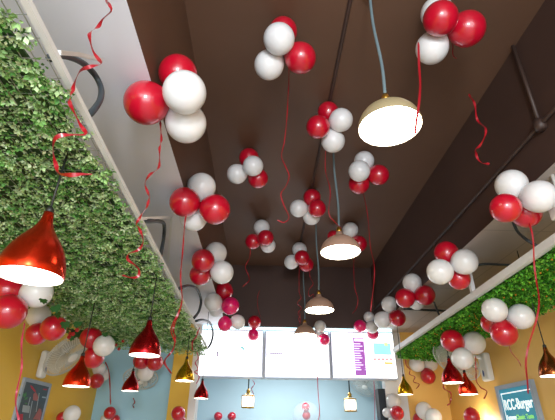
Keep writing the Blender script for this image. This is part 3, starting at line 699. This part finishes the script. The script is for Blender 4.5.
# along the yellow wall
B('of the big bunch behind the largest bell pendant', 'bunch behind the largest bell pendant', ('Z', ZP - .02),
  ('red', 8, 290, 15.5, .9, 'upper red balloon half hidden by lamp,'), ('white', 37, 292.5, 15.3, .6, 'upper white balloon with ivy leaf,'), ('red', 8.5, 311.5, 17.3, -.6, 'lower red balloon,'), ('white', -3, 299, 14, 1.6, 'edge-cut white balloon,'))
B('of the trio under the ivy on the yellow wall', 'trio under the ivy', ('Z', ZP - .04),
  ('white', 38.4, 315.5, 11.6, .7, 'greyish white balloon'), ('red', 53.6, 328, 12.6, -.5, 'upper red balloon'), ('red', 36.8, 334, 10.8, .3, 'lower red balloon'))
B('among ivy leaves beside the pale panel outer edge', 'white balloons in the ivy', ('X', XL + .06), ('white', 66, 318, 6, 0, 'small white balloon'))
B('of the trio over the yellow wall fan', 'trio over the wall fan', ('Z', ZP - .02),
  ('red', 91, 337.5, 10.6, .1, 'upper red balloon'), ('white', 104, 345.5, 10.6, -.5, 'white balloon'), ('red', 93.5, 357.5, 10.6, .2, 'lower red balloon'))
B('of the small bunch in the yellow and blue wall corner', 'corner bunch', ('X', XL + .02),
  ('white', 99, 369, 6.4, .3, 'upper white balloon'), ('white', 104, 375, 5.6, .6, 'lower white balloon'), ('red', 96.5, 381, 7.2, -.4, 'red balloon'))
B('of the pair low on the yellow wall by the slate poster', 'low yellow wall pair', ('X', XL + .02),
  ('white', 72, 414, 8.2, -.2, 'white balloon'), ('red', 62.5, 418, 6, .5, 'red balloon'))
B('of the low bunch where the hanging ribbon meets the blue wall', 'low blue wall bunch', ('Y', 5.28),
  ('red', 110, 413, 6, -.2, 'upper red balloon'), ('white', 105.5, 419.5, 5, 0, 'white balloon'), ('red', 115, 420, 5, .2, 'lower red balloon'))
B('of the trio behind the dark red bell pendant below the panel', 'trio on the blue wall', ('Y', 4.98),
  ('red', 141, 361, 7.8, 0, 'inner red balloon'), ('red', 155, 362.5, 8.1, -.2, 'outer red balloon'), ('white', 145.5, 373, 8, .6, 'white balloon'))
B('of the pair on the yellow pillar', 'yellow pillar pair', ('Y', 5.15), ('red', 178.3, 413.5, 7, -.2, 'upper red balloon'), ('red', 179.5, 421, 6.3, .4, 'lower red balloon'))
B('of the pair on the kitchen wall', 'kitchen pair', ('Y', 7.95), ('red', 218, 416.3, 4.1, 0, 'red balloon nearer the small bell pendant'), ('red', 232, 416.3, 4.1, 0, 'red balloon nearer the gold lantern'))
B('inside the clear balloon', 'red balloons in the clear balloon', ('Y', 7.75), ('red', 305.7, 407, 4.2, 0, 'upper red balloon'), ('red', 306.4, 415.4, 4.2, 0, 'lower red balloon'))
cc = at_y(306.5, 416, 7.72); balloon('clear', 'large clear see-through balloon around two red ones under the middle screen', cc, .235, (0, 0, -1), 'clear balloon')
# along the warm wall
B('of the trio at the far end of the bright green panel', 'trio at the green panel end', ('T', .092),
  ('white', 416.7, 364, 7.6, -.1, 'inner white balloon'), ('white', 430, 363.7, 7.6, .1, 'outer white balloon'), ('red', 428, 376.3, 7.4, 0, 'red balloon'))
B('of the low bunch on the warm yellow end wall', 'low end wall bunch', ('Y', 5.38),
  ('white', 424, 410.5, 8.2, .2, 'upper white balloon'), ('white', 433.5, 417, 8.2, -.4, 'lower white balloon'), ('red', 419.5, 419.5, 6.5, .3, 'red balloon'))
B('of the bunch on the white wall strip below the gold pendant', 'white strip bunch', ('Y', 5.40),
  ('white', 393.5, 401, 7.2, .4, 'upper white balloon'), ('white', 387, 412.7, 4.6, .3, 'small white balloon'), ('red', 397, 413, 6.9, -.4, 'red balloon'), ('white', 394.5, 421, 5.4, .4, 'lower white balloon'))
B('of the trio above the two bell pendants', 'trio over the paired pendants', ('Z', ZR - .025),
  ('red', 452, 340.6, 11.2, .1, 'red balloon'), ('white', 474, 342.8, 11.1, .2, 'upper white balloon'), ('white', 462.5, 358.6, 10.6, -.4, 'lower white balloon'))
B('of the bunch above the teal poster', 'bunch over the teal poster', ('Z', ZR - .025),
  ('white', 494.5, 310, 12.2, -.5, 'inner white balloon'), ('white', 520.7, 316.5, 12.6, 0, 'outer white balloon'), ('red', 504, 333, 13, -.3, 'front red balloon'), ('red', 491, 323, 10, .8, 'hidden red balloon'))
B('glowing low on the warm wall beside the teal poster', 'low warm wall balloon', ('X', XR - .1), ('red', 472, 417, 8.2, 0, 'single red balloon'))

# ------------------------------------------------------------------ ribbons
def ribbon(label, y, pts, w=.007, m='ribbon', tw=.9, wob=.012, per=3.0, group=None):
    P = [at_y(u, v, y) for u, v in pts]
    C = catmull(P, 7) if len(P) > 2 else [P[0].lerp(P[1], k / 12) for k in range(13)]
    L = 0; acc = [0]
    for a, b_ in zip(C, C[1:]): L += (a - b_).length; acc.append(L)
    bm = bmesh.new(); prev = None; ph = random.random() * 6
    for i, p in enumerate(C):
        t = (C[min(i + 1, len(C) - 1)] - C[max(i - 1, 0)]).normalized()
        s = t.cross((p - ORG).normalized()).normalized()
        ang = tw * math.sin(acc[i] / L * per * math.pi * 2 + ph)
        s = Quaternion(t, ang) @ s
        q = p + Vector((0, wob * math.sin(acc[i] / L * per * 6.28 + ph + 1.5), 0))
        ww = w / 2 * (.35 if i in (0, len(C) - 1) else 1)
        cur = (bm.verts.new(q - s * ww), bm.verts.new(q + s * ww))
        if prev: bm.faces.new((prev[0], prev[1], cur[1], cur[0]))
        prev = cur
    me = bpy.data.meshes.new('ribbon'); bm.to_mesh(me); bm.free(); me.materials.append(M[m]); me.shade_smooth()
    return tag(link('ribbon', me), label, 'ribbon', group or 'curling red ribbons')
ribbon('long spiral red ribbon hanging before the pale leaf panel and slate conduit', .78, [(106, -12), (106, 0), (112, 13), (101, 18), (92, 32), (92, 48), (101, 62), (92, 70), (80, 74), (71, 86), (71, 104), (79, 122), (84, 131), (72, 136), (58, 141), (53, 152), (55, 166), (62, 175), (74, 178), (84, 176), (92, 174)], .0095, tw=1.25, per=6)
ribbon('red ribbon curling down from the biggest soffit edge bunch', 1.3, [(161, 122), (160.5, 145), (158, 166), (150, 177), (145, 184), (149, 196), (148, 207), (140, 215), (136, 223), (141, 232), (143, 241), (138, 248), (129, 254), (129, 261), (138, 268), (137, 275), (130, 277), (123, 276)], .0095, tw=1.25, per=6)
ribbon('straight red ribbon falling from the middle soffit edge bunch', 2.0, [(187, 212), (184, 232), (182, 255), (181, 278), (182, 300), (178, 312), (173, 322), (171, 331), (176, 343)], .008, per=2)
ribbon('long thin red ribbon hanging from the highest ceiling bunch', 1.75, [(288.3, 60), (289, 78), (288, 98), (286.7, 120), (284.5, 140), (281.5, 156), (285.5, 168), (289, 177), (286, 186), (281, 193), (284, 204), (289, 217), (284, 223), (277, 221)], .006, per=3)
ribbon('broad red ribbon falling across the large bright dome', 1.12, [(418.5, 42), (420, 60), (420.5, 80), (418.5, 100), (416, 120), (415, 134)], .0085, tw=.5, per=1)
ribbon('short red ribbon end below the outer red balloon above the bright dome', 1.5, [(451, 44), (453.5, 52), (456, 60)], .005, tw=.3, per=1)
ribbon('curled red ribbon hanging free before the dark beam', 1.5, [(470, 92), (473, 104), (478, 117), (484.5, 130), (482.5, 142), (475.5, 150), (476, 159), (482, 163), (491, 162)], .0105, tw=1.2, per=3)
ribbon('thin red ribbon below the upper batten bunch beside the grey conduit', 2.25, [(327, 132), (325.5, 152), (326, 172), (330, 192), (329, 212), (335, 221), (342, 229)], .006, per=2)
ribbon('thin straight red ribbon from the bunch under the bright dome', 2.9, [(363, 190), (366, 207), (368.6, 226), (371, 248), (374, 266), (373.5, 285), (371, 312)], .007, per=2)
ribbon('thin red ribbon with a curl below the second dome', 3.9, [(353.7, 248), (354, 270), (354.6, 288), (358, 299), (356.5, 308), (352, 314)], .008, per=2)
ribbon('tightly curled red ribbon hanging from the white side of third dome bunch', 4.3, [(299.3, 268), (299, 282), (299.3, 292), (301, 298), (297.5, 303), (301.5, 308), (298, 313), (300.5, 318), (299.5, 324)], .008, per=4)
ribbon('curled red ribbon hanging from the red side of third dome bunch', 4.3, [(309.4, 266), (310, 276), (313, 284), (309, 290), (309.5, 296), (313.5, 294), (312.5, 301)], .008, per=2)
ribbon('curly red ribbon below the far ceiling bunch', 3.9, [(250.5, 247), (249.5, 258), (245.5, 267), (248.5, 275), (249, 281), (242.5, 287)], .010, per=2)
ribbon('thin red ribbon hanging on the dark bulkhead above the red pair', 4.9, [(259.8, 290), (257.5, 298), (258, 308), (261, 318)], .005, per=1)
ribbon('long red ribbon falling from the beam bunch past the teal poster', 1.72, [(528, 224), (531, 236), (534.5, 258), (537.5, 278), (538.5, 298), (535, 320), (530, 343), (527.5, 362), (527.5, 380), (527, 394)], .0075, tw=.7, per=2)
ribbon('short thin red ribbon below the bunch above the teal poster', 2.8, [(509, 345), (514, 355), (521, 367)], .005, tw=.3, per=1)
ribbon('curling red ribbon below the trio above the two bell pendants', 3.3, [(475, 356), (476.5, 368), (475.5, 380), (481, 387), (487, 391), (485, 396), (483, 399)], .009, per=2)
ribbon('curling pale-tipped red ribbon below the dark red bell pendant', 3.2, [(443, 383), (445, 389), (450, 393), (451.5, 399), (450, 403), (446.5, 405.5)], .010, per=2)
ribbon('red spiral ribbon by the yellow wall edge below the green panel', 4.2, [(406, 359), (406.5, 366), (410, 370), (410, 374), (414.5, 377), (413.5, 381.5), (419, 384), (416, 389)], .010, per=3)
ribbon('long pink-red ribbon hanging beside the slate poster', 2.2, [(23.5, 322), (23, 340), (21, 362), (18.5, 388), (16, 406), (17.5, 422)], .009, 'ribbon_pink', per=2)
ribbon('red ribbon from the corner bunch down the blue wall', 4.6, [(105.5, 362), (108.5, 370), (109.5, 384), (111, 405)], .014, per=1)
ribbon('red ribbon below the inner red balloon of the blue wall trio', 5.0, [(146.5, 366), (144.5, 373), (141, 379), (137, 381.5)], .012, per=1)
ribbon('red ribbon streaming from the outer red balloon of the blue wall trio', 5.0, [(162, 361), (166, 366), (172, 374)], .018, tw=.4, per=1)
ribbon('tiny curled red ribbon on the blue wall under the small bell pendant', 5.15, [(133.5, 398), (134.5, 402), (132.8, 405), (134.5, 408)], .012, per=1)
ribbon('red ribbon curled against the far inner edge of the pale panel', 2.6, [(181.5, 300), (179, 314), (173, 328), (175.5, 338), (173.5, 348), (165, 361), (170, 372)], .011, per=3)
ribbon('red ribbon clinging to the tip of the pale panel', 3.2, [(199.5, 327), (197, 335), (193, 341), (192, 350)], .012, per=2)
ribbon('magenta spiral ribbon below the pale panel tip beside the first screen', 4.0, [(197, 352), (198, 358), (195.5, 363), (198, 369), (194.5, 372), (199, 376), (196.5, 384)], .010, 'ribbon_pink', per=3)
ribbon('short curled pink ribbon beside the first gold lantern', 5.9, [(252.5, 380), (254.5, 384), (251.5, 389), (253.5, 394), (251.5, 397)], .012, 'ribbon_pink', per=2)
ribbon('straight pink ribbon hanging below the middle menu screen', 5.17, [(317.3, 342), (317.6, 378), (318.2, 396), (319.5, 413), (317, 424)], .009, 'ribbon_pink', tw=.4, per=1)
ribbon('straight pink ribbon hanging below the third menu screen', 5.6, [(373.6, 377), (374.4, 395), (375, 410), (375, 424)], .009, 'ribbon_pink', tw=.4, per=1)
ribbon('small curled red ribbon on the dark bulkhead between two screens', 5.1, [(298, 311), (300.5, 315), (298.5, 319), (301, 323)], .008, per=2)

# ------------------------------------------------------------------ light
def area(name, loc, target, sx, sy, e, col=(1, 1, 1)):
    l = bpy.data.lights.new(name, 'AREA'); l.shape = 'RECTANGLE'; l.size = sx; l.size_y = sy; l.energy = e; l.color = col
    o = bpy.data.objects.new(name, l); COL.objects.link(o); o.location = loc
    o.rotation_euler = (Vector(target) - Vector(loc)).to_track_quat('-Z', 'Y').to_euler(); return o
area('shopfront_daylight', (.2, -2.4, 1.5), (.2, 3, 2.2), 3.6, 2.4, 95, (.93, .97, 1))
area('highlight_fill_light', (.1, -1.5, 2.15), (.1, 2.5, 2.6),   .42, .5, 54, (.97, .98, 1))  # added light behind the camera for balloon highlights and flatter shading
area('kitchen_ceiling_light', (.4, 6.9, 2.62), (.4, 6.9, 0), 1.6, .6, 52, (.92, .97, 1))
def point(loc, e, r=.04, col=(1, .9, .75)):
    l = bpy.data.lights.new('sconce_bulb', 'POINT'); l.energy = e; l.shadow_soft_size = r; l.color = col
    o = bpy.data.objects.new('sconce_bulb', l); COL.objects.link(o); o.location = loc
point(sc_ + Vector((-.03, 0, .10)), 4.5)
w = bpy.data.worlds.new('world'); scn.world = w; w.use_nodes = True
w.node_tree.nodes['Background'].inputs[0].default_value = (.86, .93, 1, 1); w.node_tree.nodes['Background'].inputs[1].default_value = 1.25
scn.view_settings.view_transform = 'Standard'; scn.view_settings.look = 'None'; scn.view_settings.exposure = 0
